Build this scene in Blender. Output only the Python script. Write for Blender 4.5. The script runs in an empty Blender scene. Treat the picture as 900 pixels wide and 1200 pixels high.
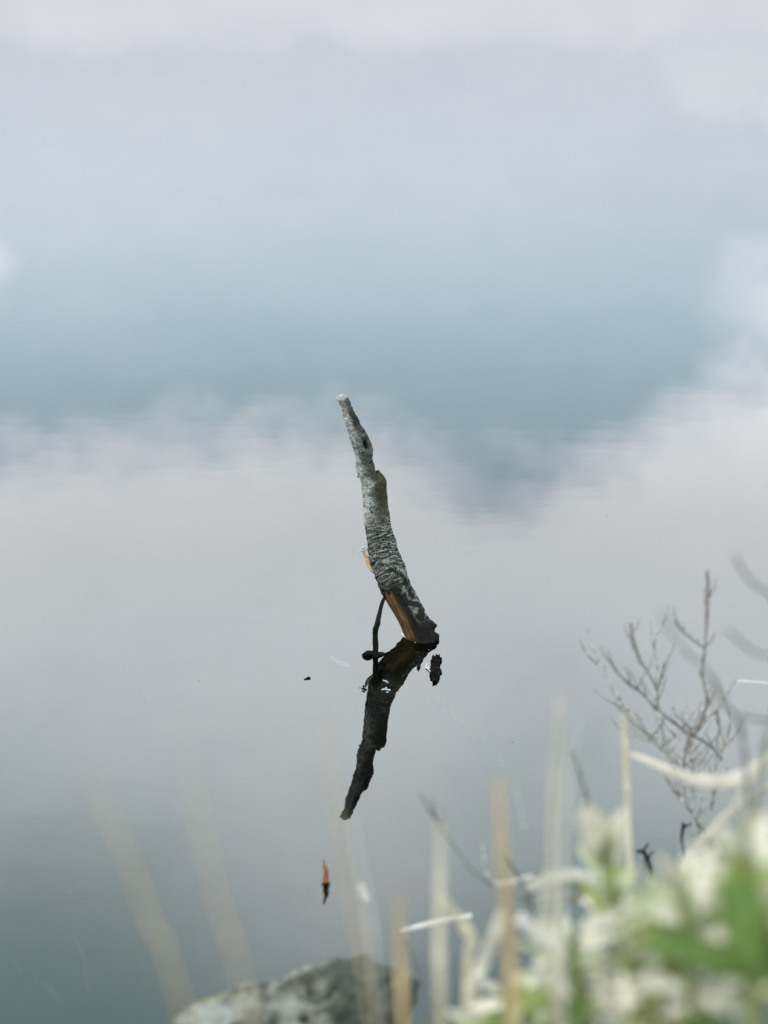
import bpy, bmesh, math, random
from mathutils import Vector, noise, Matrix

R = math.radians
scene = bpy.context.scene
col = scene.collection
random.seed(7)

# ------------------------------------------------------------------ camera
CAM_H = 1.70
PITCH = 20.0
LENS = 72.0
cd = bpy.data.cameras.new("camera")
cam = bpy.data.objects.new("camera", cd)
col.objects.link(cam)
cam.location = (0, 0, CAM_H)
cam.rotation_euler = (R(90 - PITCH), 0, 0)
cd.sensor_fit = 'VERTICAL'
cd.sensor_height = 36.0
cd.sensor_width = 27.0
cd.lens = LENS
cd.clip_start = 0.02
cd.clip_end = 3000
cd.dof.use_dof = True
cd.dof.focus_distance = 4.24
cd.dof.aperture_fstop = 2.8
cd.dof.aperture_blades = 0
scene.camera = cam

# ------------------------------------------------------------------ light
SUN_EL, SUN_AZ = 50.0, -58.0          # azimuth: 0 = +Y (away from the viewer), minus = left
sd = bpy.data.lights.new("sun", 'SUN')
sd.energy = 2.0
sd.angle = R(12)
sd.color = (1.0, 0.95, 0.88)
sun = bpy.data.objects.new("sun", sd)
col.objects.link(sun)
sv = Vector((math.sin(R(SUN_AZ)) * math.cos(R(SUN_EL)), math.cos(R(SUN_AZ)) * math.cos(R(SUN_EL)), math.sin(R(SUN_EL))))
sun.rotation_euler = sv.to_track_quat('Z', 'Y').to_euler()
sun.location = (-5, 2, 8)

scene.view_settings.view_transform = 'Standard'
scene.view_settings.look = 'None'
scene.view_settings.gamma = 1.0
scene.view_settings.use_curve_mapping = False
scene.view_settings.exposure = 0.4
scene.render.engine = 'CYCLES'
scene.cycles.use_denoising = True
scene.cycles.max_bounces = 10
scene.cycles.transparent_max_bounces = 12

# ------------------------------------------------------------------ node helpers
class NT:
    def __init__(s, tree):
        s.t = tree
        tree.nodes.clear()
    def n(s, kind, **kw):
        nd = s.t.nodes.new(kind)
        for k, v in kw.items():
            setattr(nd, k, v)
        return nd
    def link(s, a, b):
        s.t.links.new(a, b)
    def put(s, sock, v):
        if hasattr(v, 'is_output'):
            s.t.links.new(v, sock)
        elif isinstance(v, (tuple, list)) and len(v) == 3 and sock.type == 'RGBA':
            sock.default_value = (*v, 1)
        else:
            sock.default_value = v
    def m(s, op, a, b=0.0, c=0.0, clamp=False):
        nd = s.n('ShaderNodeMath', operation=op, use_clamp=clamp)
        for i, v in enumerate((a, b, c)):
            s.put(nd.inputs[i], v)
        return nd.outputs[0]
    def sm(s, x, a, b):                       # smoothstep a..b
        nd = s.n('ShaderNodeMapRange', interpolation_type='SMOOTHSTEP')
        s.put(nd.inputs[0], x)
        lo, hi, o0, o1 = (a, b, 0., 1.) if a <= b else (b, a, 1., 0.)
        nd.inputs[1].default_value = lo; nd.inputs[2].default_value = hi
        nd.inputs[3].default_value = o0; nd.inputs[4].default_value = o1
        return nd.outputs[0]
    def mix(s, f, a, b, mode='MIX'):
        nd = s.n('ShaderNodeMix', data_type='RGBA', blend_type=mode)
        s.put(nd.inputs[0], f); s.put(nd.inputs[6], a); s.put(nd.inputs[7], b)
        return nd.outputs[2]
    def noise(s, vec, scale, detail=4, rough=.5, dist=0.0):
        nd = s.n('ShaderNodeTexNoise')
        if vec is not None: s.put(nd.inputs['Vector'], vec)
        nd.inputs['Scale'].default_value = scale
        nd.inputs['Detail'].default_value = detail
        nd.inputs['Roughness'].default_value = rough
        nd.inputs['Distortion'].default_value = dist
        return nd.outputs[0]
    def gauss(s, x, c, w):
        d = s.m('DIVIDE', s.m('SUBTRACT', x, c), w)
        return s.m('EXPONENT', s.m('MULTIPLY', s.m('MULTIPLY', d, d), -1.0))
    def comb(s, x, y, z):
        nd = s.n('ShaderNodeCombineXYZ')
        s.put(nd.inputs[0], x); s.put(nd.inputs[1], y); s.put(nd.inputs[2], z)
        return nd.outputs[0]
    def attr(s, name):
        return s.n('ShaderNodeAttribute', attribute_name=name)

# ------------------------------------------------------------------ world: sky with a cloud deck
w = bpy.data.worlds.new("World")
scene.world = w
w.use_nodes = True
k = NT(w.node_tree)
out = k.n('ShaderNodeOutputWorld')
bg = k.n('ShaderNodeBackground')
k.link(bg.outputs[0], out.inputs[0])
sky = k.n('ShaderNodeTexSky', sky_type='NISHITA')
sky.sun_disc = False
sky.sun_elevation = R(SUN_EL)
sky.sun_rotation = R(SUN_AZ)
sky.air_density = 1.0
sky.dust_density = 1.2
tc = k.n('ShaderNodeTexCoord')
sx = k.n('ShaderNodeSeparateXYZ')
k.link(tc.outputs['Generated'], sx.inputs[0])
X, Y, Z = sx.outputs
el = k.m('MULTIPLY', k.m('ARCSINE', Z), 57.2958)
az = k.m('MULTIPLY', k.m('ARCTAN2', X, Y), 57.2958)
nv = k.comb(X, Y, k.m('MULTIPLY', Z, 1.25))
nA = k.m('SUBTRACT', k.noise(nv, 11.0, 7, .58, .4), .5)
nB = k.m('SUBTRACT', k.noise(nv, 3.2, 5, .5, .2), .5)
nC = k.m('SUBTRACT', k.noise(k.comb(X, Y, k.m('MULTIPLY', Z, 1.6)), 34.0, 6, .62, .5), .5)
elw = k.m('ADD', el, k.m('ADD', k.m('MULTIPLY', nA, 3.4), k.m('MULTIPLY', nC, 2.6)))
azw = k.m('ADD', az, k.m('MULTIPLY', nA, 4.0))
# lower edge of the big cloud bank, with a notch of blue
edge = k.m('ADD', 17.9, k.m('MULTIPLY', k.gauss(azw, 3.3, 2.3), 1.9))
edge = k.m('SUBTRACT', edge, k.m('MULTIPLY', k.sm(az, 5.0, 12.0), 2.6))
bank = k.sm(k.m('SUBTRACT', elw, edge), -1.6, 1.9)
thin = k.sm(k.m('SUBTRACT', k.m('ADD', el, k.m('MULTIPLY', nB, 14.0)), k.m('MULTIPLY', k.gauss(az, -2.2, 5.5), 3.6)), 23.5, 32.5)
bank = k.m('MULTIPLY', bank, k.m('SUBTRACT', 1.0, k.m('MULTIPLY', thin, .85)))
over = k.m('MULTIPLY', k.sm(k.m('ADD', nB, k.m('MULTIPLY', nA, .5)), -.12, .16), k.sm(el, 33.0, 48.0))
low = k.sm(k.m('ADD', el, k.m('ADD', k.m('MULTIPLY', nA, 2.5), k.m('MULTIPLY', nB, 4.0))), 8.6, 6.0)
p1 = k.m('MULTIPLY', k.sm(k.m('SUBTRACT', azw, k.m('MULTIPLY', k.m('SUBTRACT', elw, 7.0), .6)), 4.6, 8.0), k.sm(elw, 10.4, 8.2))
p2 = k.m('MULTIPLY', k.sm(k.m('SUBTRACT', azw, k.m('MULTIPLY', k.m('SUBTRACT', elw, 14.0), .5)), 7.6, 12.4), k.gauss(elw, 14.2, 1.7))
p3 = k.m('MULTIPLY', k.m('MULTIPLY', k.sm(azw, -9.4, -11.6), k.gauss(elw, 12.8, .9)), .7)
p12 = k.m('MULTIPLY', k.m('MAXIMUM', p1, p2), .72)
cov = k.m('MAXIMUM', k.m('MAXIMUM', bank, over), k.m('MAXIMUM', low, k.m('MAXIMUM', p12, p3)))
hz = k.m('MULTIPLY', k.m('SUBTRACT', 1.0, k.sm(k.m('ADD', el, k.m('MULTIPLY', nB, 6.0)), 5.0, 18.0)), .54)
cov = k.m('MAXIMUM', cov, hz)
cov = k.m('ADD', cov, k.m('MULTIPLY', nC, .18), clamp=True)
CLOUD = (30.2, 30.7, 31.5)
VEIL = (14.0, 18.6, 21.2)
cloudc = k.mix(k.sm(el, 4.0, 17.0), (9.1, 8.95, 9.7), CLOUD)
cloudc = k.mix(k.sm(el, 19.0, 27.0), cloudc, k.mix(1.0, cloudc, (1.32, 1.40, 1.40), 'MULTIPLY'))
cloudc = k.mix(k.m('ADD', .5, k.m('ADD', nB, nA), clamp=True), cloudc, k.mix(1.0, cloudc, (.84, .865, .875), 'MULTIPLY'))
veil = k.mix(k.sm(el, 6.5, 15.5), (7.9, 8.7, 9.9), VEIL)
veil = k.mix(k.sm(el, 20.0, 33.0), veil, (14.4, 23.0, 23.2))
skyc = k.mix(.78, sky.outputs[0], veil)
full = k.mix(cov, skyc, cloudc)
k.link(full, bg.inputs[0])
bg.inputs[1].default_value = 0.1

# ------------------------------------------------------------------ geometry helpers
F = LENS / 36.0 * 1200.0
cp, sp = math.cos(R(PITCH)), math.sin(R(PITCH))
CAMP = Vector((0, 0, CAM_H))
FWD, UP, RT = Vector((0, cp, -sp)), Vector((0, sp, cp)), Vector((1, 0, 0))

def ray(px, py):
    return FWD + RT * ((px - 450) / F) + UP * ((600 - py) / F)
def at_y(px, py, y):                     # the point seen there at ground distance y
    d = ray(px, py); return CAMP + d * (y / d.y)
def at_z(px, py, z=0.0):                 # the point seen there at height z
    d = ray(px, py); return CAMP + d * ((z - CAM_H) / d.z)
def at_d(px, py, dist):                  # the point seen there at a straight distance
    return CAMP + ray(px, py).normalized() * dist

def ground_z(x, y):
    sh = 2.30 + 0.10 * math.sin(x * 1.7 + .6) + .05 * math.sin(x * 4.1)
    t = sh - y
    if t > 0:
        z = .02 + .29 * min(t, 3.5) + .05 * max(0, t - 3.5)
    else:
        t = -t
        z = -.30 * min(t, 1.0) - .16 * min(max(t - 1, 0), 5) - .02 * max(t - 6, 0)
        z = max(z, -2.4)
    if abs(x) < 30 and -10 < y < 30:
        z += .03 * noise.noise((x * 1.3, y * 1.3, 0)) + .012 * noise.noise((x * 6, y * 6, 3))
    return z

def tag(o, label=None, cat=None, group=None, kind=None):
    if label: o['label'] = label
    if cat: o['category'] = cat
    if group: o['group'] = group
    if kind: o['kind'] = kind
    return o

def mesh_obj(name, verts, faces, mat, parent=None, smooth=True):
    me = bpy.data.meshes.new(name)
    me.from_pydata([tuple(v) for v in verts], [], faces)
    me.update()
    if smooth:
        me.polygons.foreach_set('use_smooth', [True] * len(me.polygons))
    if mat: me.materials.append(mat)
    o = bpy.data.objects.new(name, me)
    col.objects.link(o)
    if parent:
        o.parent = parent
        o.matrix_parent_inverse = Matrix.Translation(-parent.location)
    return o

def empty(name, loc, label, cat, group=None):
    o = bpy.data.objects.new(name, None)
    o.empty_display_size = .05
    o.location = loc
    col.objects.link(o)
    return tag(o, label, cat, group)

def catmull(pts, vals, n):
    """smooth polyline with n steps per span; vals interpolated alike"""
    P, V = [], []
    m = len(pts)
    for i in range(m - 1):
        p0, p1, p2, p3 = pts[max(i - 1, 0)], pts[i], pts[i + 1], pts[min(i + 2, m - 1)]
        for j in range(n):
            t = j / n
            P.append(.5 * ((2 * p1) + (p2 - p0) * t + (2 * p0 - 5 * p1 + 4 * p2 - p3) * t * t + (3 * p1 - p0 - 3 * p2 + p3) * t ** 3))
            V.append(vals[i] * (1 - t) + vals[i + 1] * t)
    P.append(pts[-1].copy()); V.append(vals[-1])
    return P, V

class MB:
    def __init__(s): s.v, s.f = [], []
    def tube(s, pts, rad, seg=8, n=6, flat=1.0, side=None, jit=0.0, cap=True):
        P, V = catmull(pts, rad, n)
        base = len(s.v)
        S = None
        for i, p in enumerate(P):
            T = (P[min(i + 1, len(P) - 1)] - P[max(i - 1, 0)]).normalized()
            if side is not None:
                S = (side - T * side.dot(T)).normalized()
            elif S is None:
                a = Vector((1, 0, 0)) if abs(T.x) < .8 else Vector((0, 1, 0))
                S = (a - T * a.dot(T)).normalized()
            else:
                S = (S - T * S.dot(T)).normalized()
            N = T.cross(S)
            for q in range(seg):
                a = 2 * math.pi * q / seg
                r = V[i]
                if jit: r *= 1 + jit * noise.noise((p.x * 60 + math.cos(a), p.y * 60 + math.sin(a), p.z * 60))
                s.v.append(p + S * (r * math.cos(a)) + N * (r * flat * math.sin(a)))
        L = len(P)
        for i in range(L - 1):
            for q in range(seg):
                q2 = (q + 1) % seg
                s.f.append((base + i * seg + q, base + i * seg + q2, base + (i + 1) * seg + q2, base + (i + 1) * seg + q))
        if cap:
            s.f.append(tuple(base + q for q in reversed(range(seg))))
            s.f.append(tuple(base + (L - 1) * seg + q for q in range(seg)))
        return P
    def blob(s, c, rx, ry, rz, rot=0.0, rough=.15, sub=2, seed=0):
        bm = bmesh.new()
        bmesh.ops.create_icosphere(bm, subdivisions=sub, radius=1)
        base = len(s.v)
        M = Matrix.Rotation(rot, 3, 'Z')
        for v in bm.verts:
            d = v.co.copy()
            k_ = 1 + rough * noise.noise(d * 1.7 + Vector((seed, seed * 2.3, 0)))
            s.v.append(c + M @ Vector((d.x * rx, d.y * ry, d.z * rz)) * k_)
        for f in bm.faces: s.f.append(tuple(base + v.index for v in f.verts))
        bm.free()
    def build(s, name, mat, parent=None):
        return mesh_obj(name, s.v, s.f, mat, parent)

# ------------------------------------------------------------------ materials
ALB = .76                                 # the photograph is exposed for dark wood: overall reflectance
def mat(name):
    m_ = bpy.data.materials.new(name); m_.use_nodes = True
    return m_, NT(m_.node_tree)
def pbsdf(k, colr, rough=.6, spec=.5, bump=None, bstr=.3, bdist=.002):
    o = k.n('ShaderNodeOutputMaterial'); b = k.n('ShaderNodeBsdfPrincipled')
    k.put(b.inputs['Base Color'], k.mix(1.0, colr, (ALB, ALB, ALB), 'MULTIPLY')); k.put(b.inputs['Roughness'], rough)
    k.put(b.inputs['Specular IOR Level'], spec)
    if bump is not None:
        bp = k.n('ShaderNodeBump'); bp.inputs['Strength'].default_value = bstr; bp.inputs['Distance'].default_value = bdist
        k.put(bp.inputs['Height'], bump); k.link(bp.outputs[0], b.inputs['Normal'])
    k.link(b.outputs[0], o.inputs[0])
    return b, o
def simple(name, c1, c2, scale=30, rough=.6, spec=.3, stretch=None, bump=.3):
    m_, k = mat(name)
    tc = k.n('ShaderNodeTexCoord'); v = tc.outputs['Object']
    if stretch:
        mp = k.n('ShaderNodeMapping'); mp.inputs['Scale'].default_value = stretch
        k.link(v, mp.inputs[0]); v = mp.outputs[0]
    n_ = k.noise(v, scale, 6, .6)
    c = k.mix(k.sm(n_, .35, .65), c1, c2)
    pbsdf(k, c, rough, spec, n_, bump, .003)
    return m_

# water: clear over a dark murky bed; the mirror comes from Fresnel reflection alone
m_water, k = mat("lake_water")
o = k.n('ShaderNodeOutputMaterial')
geo = k.n('ShaderNodeNewGeometry')
mp = k.n('ShaderNodeMapping'); mp.inputs['Scale'].default_value = (.55, 1.0, 1.0)
k.link(geo.outputs['Position'], mp.inputs[0])
h1 = k.noise(mp.outputs[0], 2.2, 3, .5)
h2 = k.noise(mp.outputs[0], 13.0, 4, .55)
hh = k.m('ADD', k.m('MULTIPLY', h1, 1.0), k.m('MULTIPLY', h2, .26))
bp = k.n('ShaderNodeBump'); bp.inputs['Strength'].default_value = 1.0; bp.inputs['Distance'].default_value = .00035
k.link(hh, bp.inputs['Height'])
fr = k.n('ShaderNodeFresnel'); fr.inputs['IOR'].default_value = 1.4
gl = k.n('ShaderNodeBsdfGlossy'); gl.inputs['Roughness'].default_value = 0.0
gl.inputs['Color'].default_value = (1, 1, 1, 1)
k.link(bp.outputs[0], gl.inputs['Normal'])
tr = k.n('ShaderNodeBsdfTransparent'); tr.inputs['Color'].default_value = (.21, .225, .185, 1)
df = k.n('ShaderNodeBsdfDiffuse'); df.inputs['Color'].default_value = (.001, .0015, .0014, 1)
mx1 = k.n('ShaderNodeMixShader'); mx1.inputs[0].default_value = .30
k.link(tr.outputs[0], mx1.inputs[1]); k.link(df.outputs[0], mx1.inputs[2])
mx = k.n('ShaderNodeMixShader')
k.link(fr.outputs[0], mx.inputs[0]); k.link(mx1.outputs[0], mx.inputs[1]); k.link(gl.outputs[0], mx.inputs[2])
k.link(mx.outputs[0], o.inputs[0])

# ground: brown earth and silt
m_ground, k = mat("bank_earth")
geo = k.n('ShaderNodeNewGeometry')
n1 = k.noise(geo.outputs['Position'], 3.0, 8, .6)
n2 = k.noise(geo.outputs['Position'], 40.0, 4, .6)
c = k.mix(k.sm(n1, .35, .65), (.034, .032, .018), (.060, .060, .032))
c = k.mix(k.sm(n2, .4, .7), c, (.035, .032, .020))
pbsdf(k, c, .9, .2, n2, .6, .01)

# bark of the dead branch; attributes along (0 tip .. 1 base), side (-1 left .. 1 right of the stem)
m_bark, k = mat("weathered_bark")
tc = k.n('ShaderNodeTexCoord'); OBJ = tc.outputs['Object']
al = k.attr('along').outputs['Fac']; sd_ = k.attr('side').outputs['Fac']
ring = k.attr('ringco').outputs['Vector']
nf = k.noise(OBJ, 260, 5, .65)
nm = k.noise(OBJ, 70, 5, .6)
nl = k.noise(OBJ, 22, 4, .55)
rings = k.noise(ring, 1.0, 5, .62, .6)
pale, dark = (.42, .402, .365), (.011, .011, .010)
# upper stem: speckled lichen-grey, with the lit left and shaded right painted in
spk = k.sm(k.m('ADD', k.m('MULTIPLY', nf, .55), k.m('MULTIPLY', nm, .45)), .40, .60)
lich_lit = k.m('ADD', k.m('MULTIPLY', sd_, -.58), k.m('MULTIPLY', k.m('SUBTRACT', nl, .5), 1.6))
up_f = k.m('MULTIPLY', k.m('ADD', .22, k.sm(lich_lit, -.35, .55), clamp=True), k.m('ADD', .25, k.m('MULTIPLY', spk, .75)))
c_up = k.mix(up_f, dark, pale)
# olive moss on the right of the shoulder
moss = k.m('MULTIPLY', k.gauss(al, .40, .09), k.sm(k.m('ADD', sd_, k.m('MULTIPLY', k.m('SUBTRACT', nm, .5), 1.5)), -.2, .5))
c_up = k.mix(k.m('MULTIPLY', moss, .8), c_up, (.030, .029, .012))
# middle: dark with pale wrinkled rings
rf = k.sm(k.m('ADD', k.m('MULTIPLY', rings, .48), k.m('ADD', k.m('MULTIPLY', nf, .34), k.m('MULTIPLY', nm, .18))), .455, .60)
c_mid = k.mix(k.m('MULTIPLY', rf, .8), (.009, .0095, .008), (.27, .258, .232))
tmid = k.sm(k.m('ADD', al, k.m('MULTIPLY', k.m('SUBTRACT', nl, .5), .16)), .46, .56)
c = k.mix(tmid, c_up, c_mid)
# low stem: lichen blotches only on the right, then wet and black
blot = k.m('MULTIPLY', k.sm(nm, .48, .62), k.sm(k.m('ADD', sd_, k.m('MULTIPLY', k.m('SUBTRACT', nl, .5), .9)), .10, .55))
c_low = k.mix(k.m('MULTIPLY', blot, .8), (.014, .013, .011), (.175, .174, .162))
tlow = k.sm(k.m('ADD', al, k.m('MULTIPLY', k.m('SUBTRACT', nl, .5), .14)), .72, .80)
c = k.mix(tlow, c, c_low)
wet = k.sm(k.m('ADD', al, k.m('MULTIPLY', k.m('SUBTRACT', nm, .5), .06)), .925, .955)
c = k.mix(wet, c, (.012, .011, .010))
tipf = k.sm(k.m('ADD', al, k.m('MULTIPLY', k.m('SUBTRACT', nm, .5), .02)), .022, .010)
kn = k.attr('knot').outputs['Fac']
c = k.mix(k.sm(kn, .25, .8), c, (.010, .009, .008))
c = k.mix(tipf, c, (.27, .25, .25))
gashf = k.m('MULTIPLY', k.gauss(al, .10, .045), k.sm(k.m('ADD', sd_, k.m('MULTIPLY', k.m('SUBTRACT', nm, .5), 1.2)), .0, .35))
c = k.mix(k.m('MULTIPLY', gashf, .9), c, (.022, .020, .018))
rsty = k.m('MULTIPLY', k.gauss(al, .052, .018), k.sm(sd_, .15, -.25))
c = k.mix(k.m('MULTIPLY', rsty, .6), c, (.24, .13, .06))
bump = k.m('ADD', k.m('MULTIPLY', nf, .4), k.m('ADD', k.m('MULTIPLY', nm, .5), k.m('MULTIPLY', rings, k.m('MULTIPLY', tmid, .55))))
pbsdf(k, c, .95, .03, bump, 1.0, .005)

m_wood, k = mat("bare_orange_wood")
sd_ = k.attr('side').outputs['Fac']; al = k.attr('along').outputs['Fac']
gr = k.noise(k.attr('grain').outputs['Vector'], 1.0, 6, .62, .5)
c = k.mix(k.sm(gr, .36, .66), (.022, .012, .006), (.165, .085, .030))
c = k.mix(k.sm(k.m('ADD', sd_, k.m('MULTIPLY', k.m('SUBTRACT', gr, .5), .9)), -.48, -.22), c, (.013, .011, .009))
c = k.mix(k.sm(al, .975, .99), c, (.02, .013, .008))
pbsdf(k, c, .8, .06, gr, .8, .003)

m_wetwood = simple("wet_dark_wood", (.004, .004, .0035), (.010, .0095, .007), 60, .8, .02)
m_blackleaf = simple("black_wet_leaf", (.003, .003, .003), (.009, .0085, .0075), 80, .9, .0)
m_sunk = simple("sunken_wood", (.10, .085, .03), (.28, .24, .10), 26, .8, .1)
m_white = simple("white_tuft", (.30, .29, .30), (.44, .43, .44), 120, .9, .05)
m_foam = simple("floating_fluff", (.22, .21, .24), (.34, .32, .36), 90, .8, .1)
m_orange = simple("rust_leaf", (.10, .022, .008), (.32, .10, .03), 60, .6, .3)
m_reed = simple("dry_reed", (.33, .265, .175), (.47, .39, .285), 26, .7, .25, (1, 1, .25))
m_faint = simple("faded_straw", (.27, .255, .24), (.33, .315, .30), 30, .8, .1)
m_ochre = simple("ochre_reed", (.29, .185, .08), (.43, .29, .145), 20, .7, .15, (1, 1, .25))
m_reedgrey = simple("old_reed", (.32, .295, .25), (.44, .41, .365), 26, .7, .25, (1, 1, .25))
m_blade = simple("bleached_blade", (.36, .305, .25), (.47, .41, .35), 30, .65, .15)
m_whiteblade = simple("pale_pink_blade", (.44, .37, .345), (.58, .51, .48), 60, .6, .15)
m_darkstalk = simple("dark_stalk", (.06, .065, .06), (.12, .12, .11), 60, .7, .3)
m_twigred = simple("red_grey_twig", (.14, .10, .08), (.34, .28, .235), 90, .75, .1)
m_twiggrey = simple("lichen_twig", (.12, .108, .095), (.38, .365, .34), 110, .8, .1)
m_twigdark = simple("dark_twig", (.09, .082, .07), (.24, .22, .195), 60, .8, .1)
m_yellowtwig = simple("yellow_twig", (.03, .025, .012), (.34, .25, .06), 34, .6, .3)

def leafmat(name, c1, c2, tip, trans=.35, rough=.55):
    m_, k = mat(name)
    tc = k.n('ShaderNodeTexCoord'); n_ = k.noise(tc.outputs['Object'], 26, 5, .6)
    t = k.attr('leaf_t').outputs['Fac']
    c = k.mix(k.sm(n_, .35, .65), c1, c2)
    c = k.mix(k.m('MULTIPLY', k.sm(t, .72, 1.0), .8), c, tip)
    b, o = pbsdf(k, c, rough, .35, n_, .3, .004)
    tl = k.n('ShaderNodeBsdfTranslucent'); k.link(b.inputs['Base Color'].links[0].from_socket, tl.inputs[0])
    mx = k.n('ShaderNodeMixShader'); mx.inputs[0].default_value = trans
    k.link(b.outputs[0], mx.inputs[1]); k.link(tl.outputs[0], mx.inputs[2]); k.link(mx.outputs[0], o.inputs[0])
    return m_
L_PALE = leafmat("woolly_white_leaf", (.64, .575, .455), (.84, .75, .63), (.80, .70, .57), .5)
L_MINT = leafmat("pale_mint_leaf", (.45, .46, .28), (.66, .63, .45), (.66, .58, .40), .5)
L_GREEN = leafmat("fresh_green_leaf", (.080, .142, .018), (.135, .21, .034), (.30, .27, .045), .5)
L_OLIVE = leafmat("yellow_green_leaf", (.20, .24, .045), (.36, .37, .12), (.40, .34, .12), .5)
L_OCHRE = leafmat("ochre_leaf", (0.248, 0.186, 0.099), (0.347, 0.285, 0.198), (0.273, 0.161, 0.050), .3)

# rock
m_rock, k = mat("lichen_rock")
tc = k.n('ShaderNodeTexCoord'); v = tc.outputs['Object']
n1 = k.noise(v, 6, 6, .6); n2 = k.noise(v, 24, 6, .65); n3 = k.noise(v, 11, 3, .5, .6)
c = k.mix(k.sm(n2, .36, .62), (.04, .038, .03), (.20, .19, .165))
c = k.mix(k.m('MULTIPLY', k.sm(n3, .54, .66), .7), c, (.26, .25, .235))
c = k.mix(k.m('MULTIPLY', k.sm(n1, .50, .62), .8), c, (.16, .135, .06))
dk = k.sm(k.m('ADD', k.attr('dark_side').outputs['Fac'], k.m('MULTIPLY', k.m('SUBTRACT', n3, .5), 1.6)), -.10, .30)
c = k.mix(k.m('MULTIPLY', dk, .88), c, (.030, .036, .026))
c = k.mix(k.sm(k.attr('crack').outputs['Fac'], .25, .8), c, (.022, .024, .016))
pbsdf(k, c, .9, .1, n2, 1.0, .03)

# ------------------------------------------------------------------ setting: ground sheet and water sheet
def axis(fine0, fine1, step, far):
    a = []; x = fine0
    while x <= fine1 + 1e-6: a.append(x); x += step
    s = step; x = a[-1]; 
    while x < far: s *= 1.6; x += s; a.append(x)
    s = step; x = a[0]
    while x > -far: s *= 1.6; x -= s; a.insert(0, x)
    return a
xs, ys = axis(-3, 3, .06, 1200), axis(-1, 8, .06, 1200)
verts = [(x, y, ground_z(x, y)) for y in ys for x in xs]
nx = len(xs)
faces = [(j * nx + i, j * nx + i + 1, (j + 1) * nx + i + 1, (j + 1) * nx + i) for j in range(len(ys) - 1) for i in range(nx - 1)]
tag(mesh_obj('ground', verts, faces, m_ground), kind='structure')
tag(mesh_obj('lake_water', [(-1100, 1.2, 0), (1100, 1.2, 0), (1100, 1100, 0), (-1100, 1100, 0)], [(0, 1, 2, 3)], m_water, smooth=False), kind='structure')

# ------------------------------------------------------------------ the dead branch standing in the water
# (py, left px, right px, lean back in metres) of its outline
OUT = [(463, 396, 403, .112), (467, 395, 407, .112), (474, 398.5, 411, .112), (482, 400.5, 414.5, .112), (496, 404, 421.5, .112), (509, 408, 427, .113),
       (526, 413.5, 433.5, .114), (538, 415.5, 436.5, .115), (550, 417.5, 439, .115), (558, 420, 441.5, .115), (563, 421.5, 446.5, .115), (567, 422.6, 450.5, .115),
       (587, 425.3, 453, .112), (611, 427, 457, .105), (633, 429.5, 463, .094), (652, 432.5, 469, .080), (670, 437, 477, .063),
       (692, 445.5, 485, .042), (709, 454.5, 494, .026), (722, 462, 502, .014), (736, 469, 507, .004), (749, 474, 511, -.008)]
y0 = at_z(490, 745).y
cen, rad, als = [], [], []
for i, (py, l, r_, lean) in enumerate(OUT):
    p = at_y((l + r_) / 2, py, y0 + lean)
    cen.append(p)
    a, b = OUT[max(i - 1, 0)], OUT[min(i + 1, len(OUT) - 1)]
    dxp, dyp = (b[1] + b[2] - a[1] - a[2]) / 2, b[0] - a[0]
    ct = dyp / math.hypot(dxp, dyp)
    rad.append((r_ - l) / 2 * ct * (p - CAMP).length / F)
    als.append((py - 463) / (752 - 463))
dirn = (cen[-1] - cen[-4]).normalized()
for j in (1, 2, 3):
    cen.append(cen[-1] + dirn * .06); rad.append(rad[-1] * 1.02); als.append(als[-1] + .08)
P, RR = catmull(cen, rad, 20)
_, AL = catmull(cen, als, 20)
SEG = 128
frames = []
for i, p in enumerate(P):
    T = (P[min(i + 2, len(P) - 1)] - P[max(i - 2, 0)]).normalized()
    view = (CAMP - p).normalized()
    N = (view - T * view.dot(T)).normalized()     # towards the viewer
    S = N.cross(T) if N.cross(T).x > 0 else T.cross(N)
    frames.append((T, S, N))
def gauss(x, c, w_): return math.exp(-((x - c) / w_) ** 2)
def angd(a, c):
    d = (a - c + math.pi) % (2 * math.pi) - math.pi
    return d
def py_al(py): return (py - 463) / (752 - 463)
def knot_co(i, a, rr):
    return angd(a, R(52)) * rr / .013, (AL[i] - py_al(520)) * .50 / .019
def knot_r(i, a, rr):
    x, y = knot_co(i, a, rr)
    r_ = math.hypot(x, y)
    arc = gauss(r_, 1.25, .17) * (1 if x < .1 else 0) * (.8 if y < 1.0 else .3)
    return max(math.exp(-(r_ / .50) ** 2) * 1.2, arc, .9 * gauss(x, -.2, .5) * gauss(y, 1.9, .12))
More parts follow.
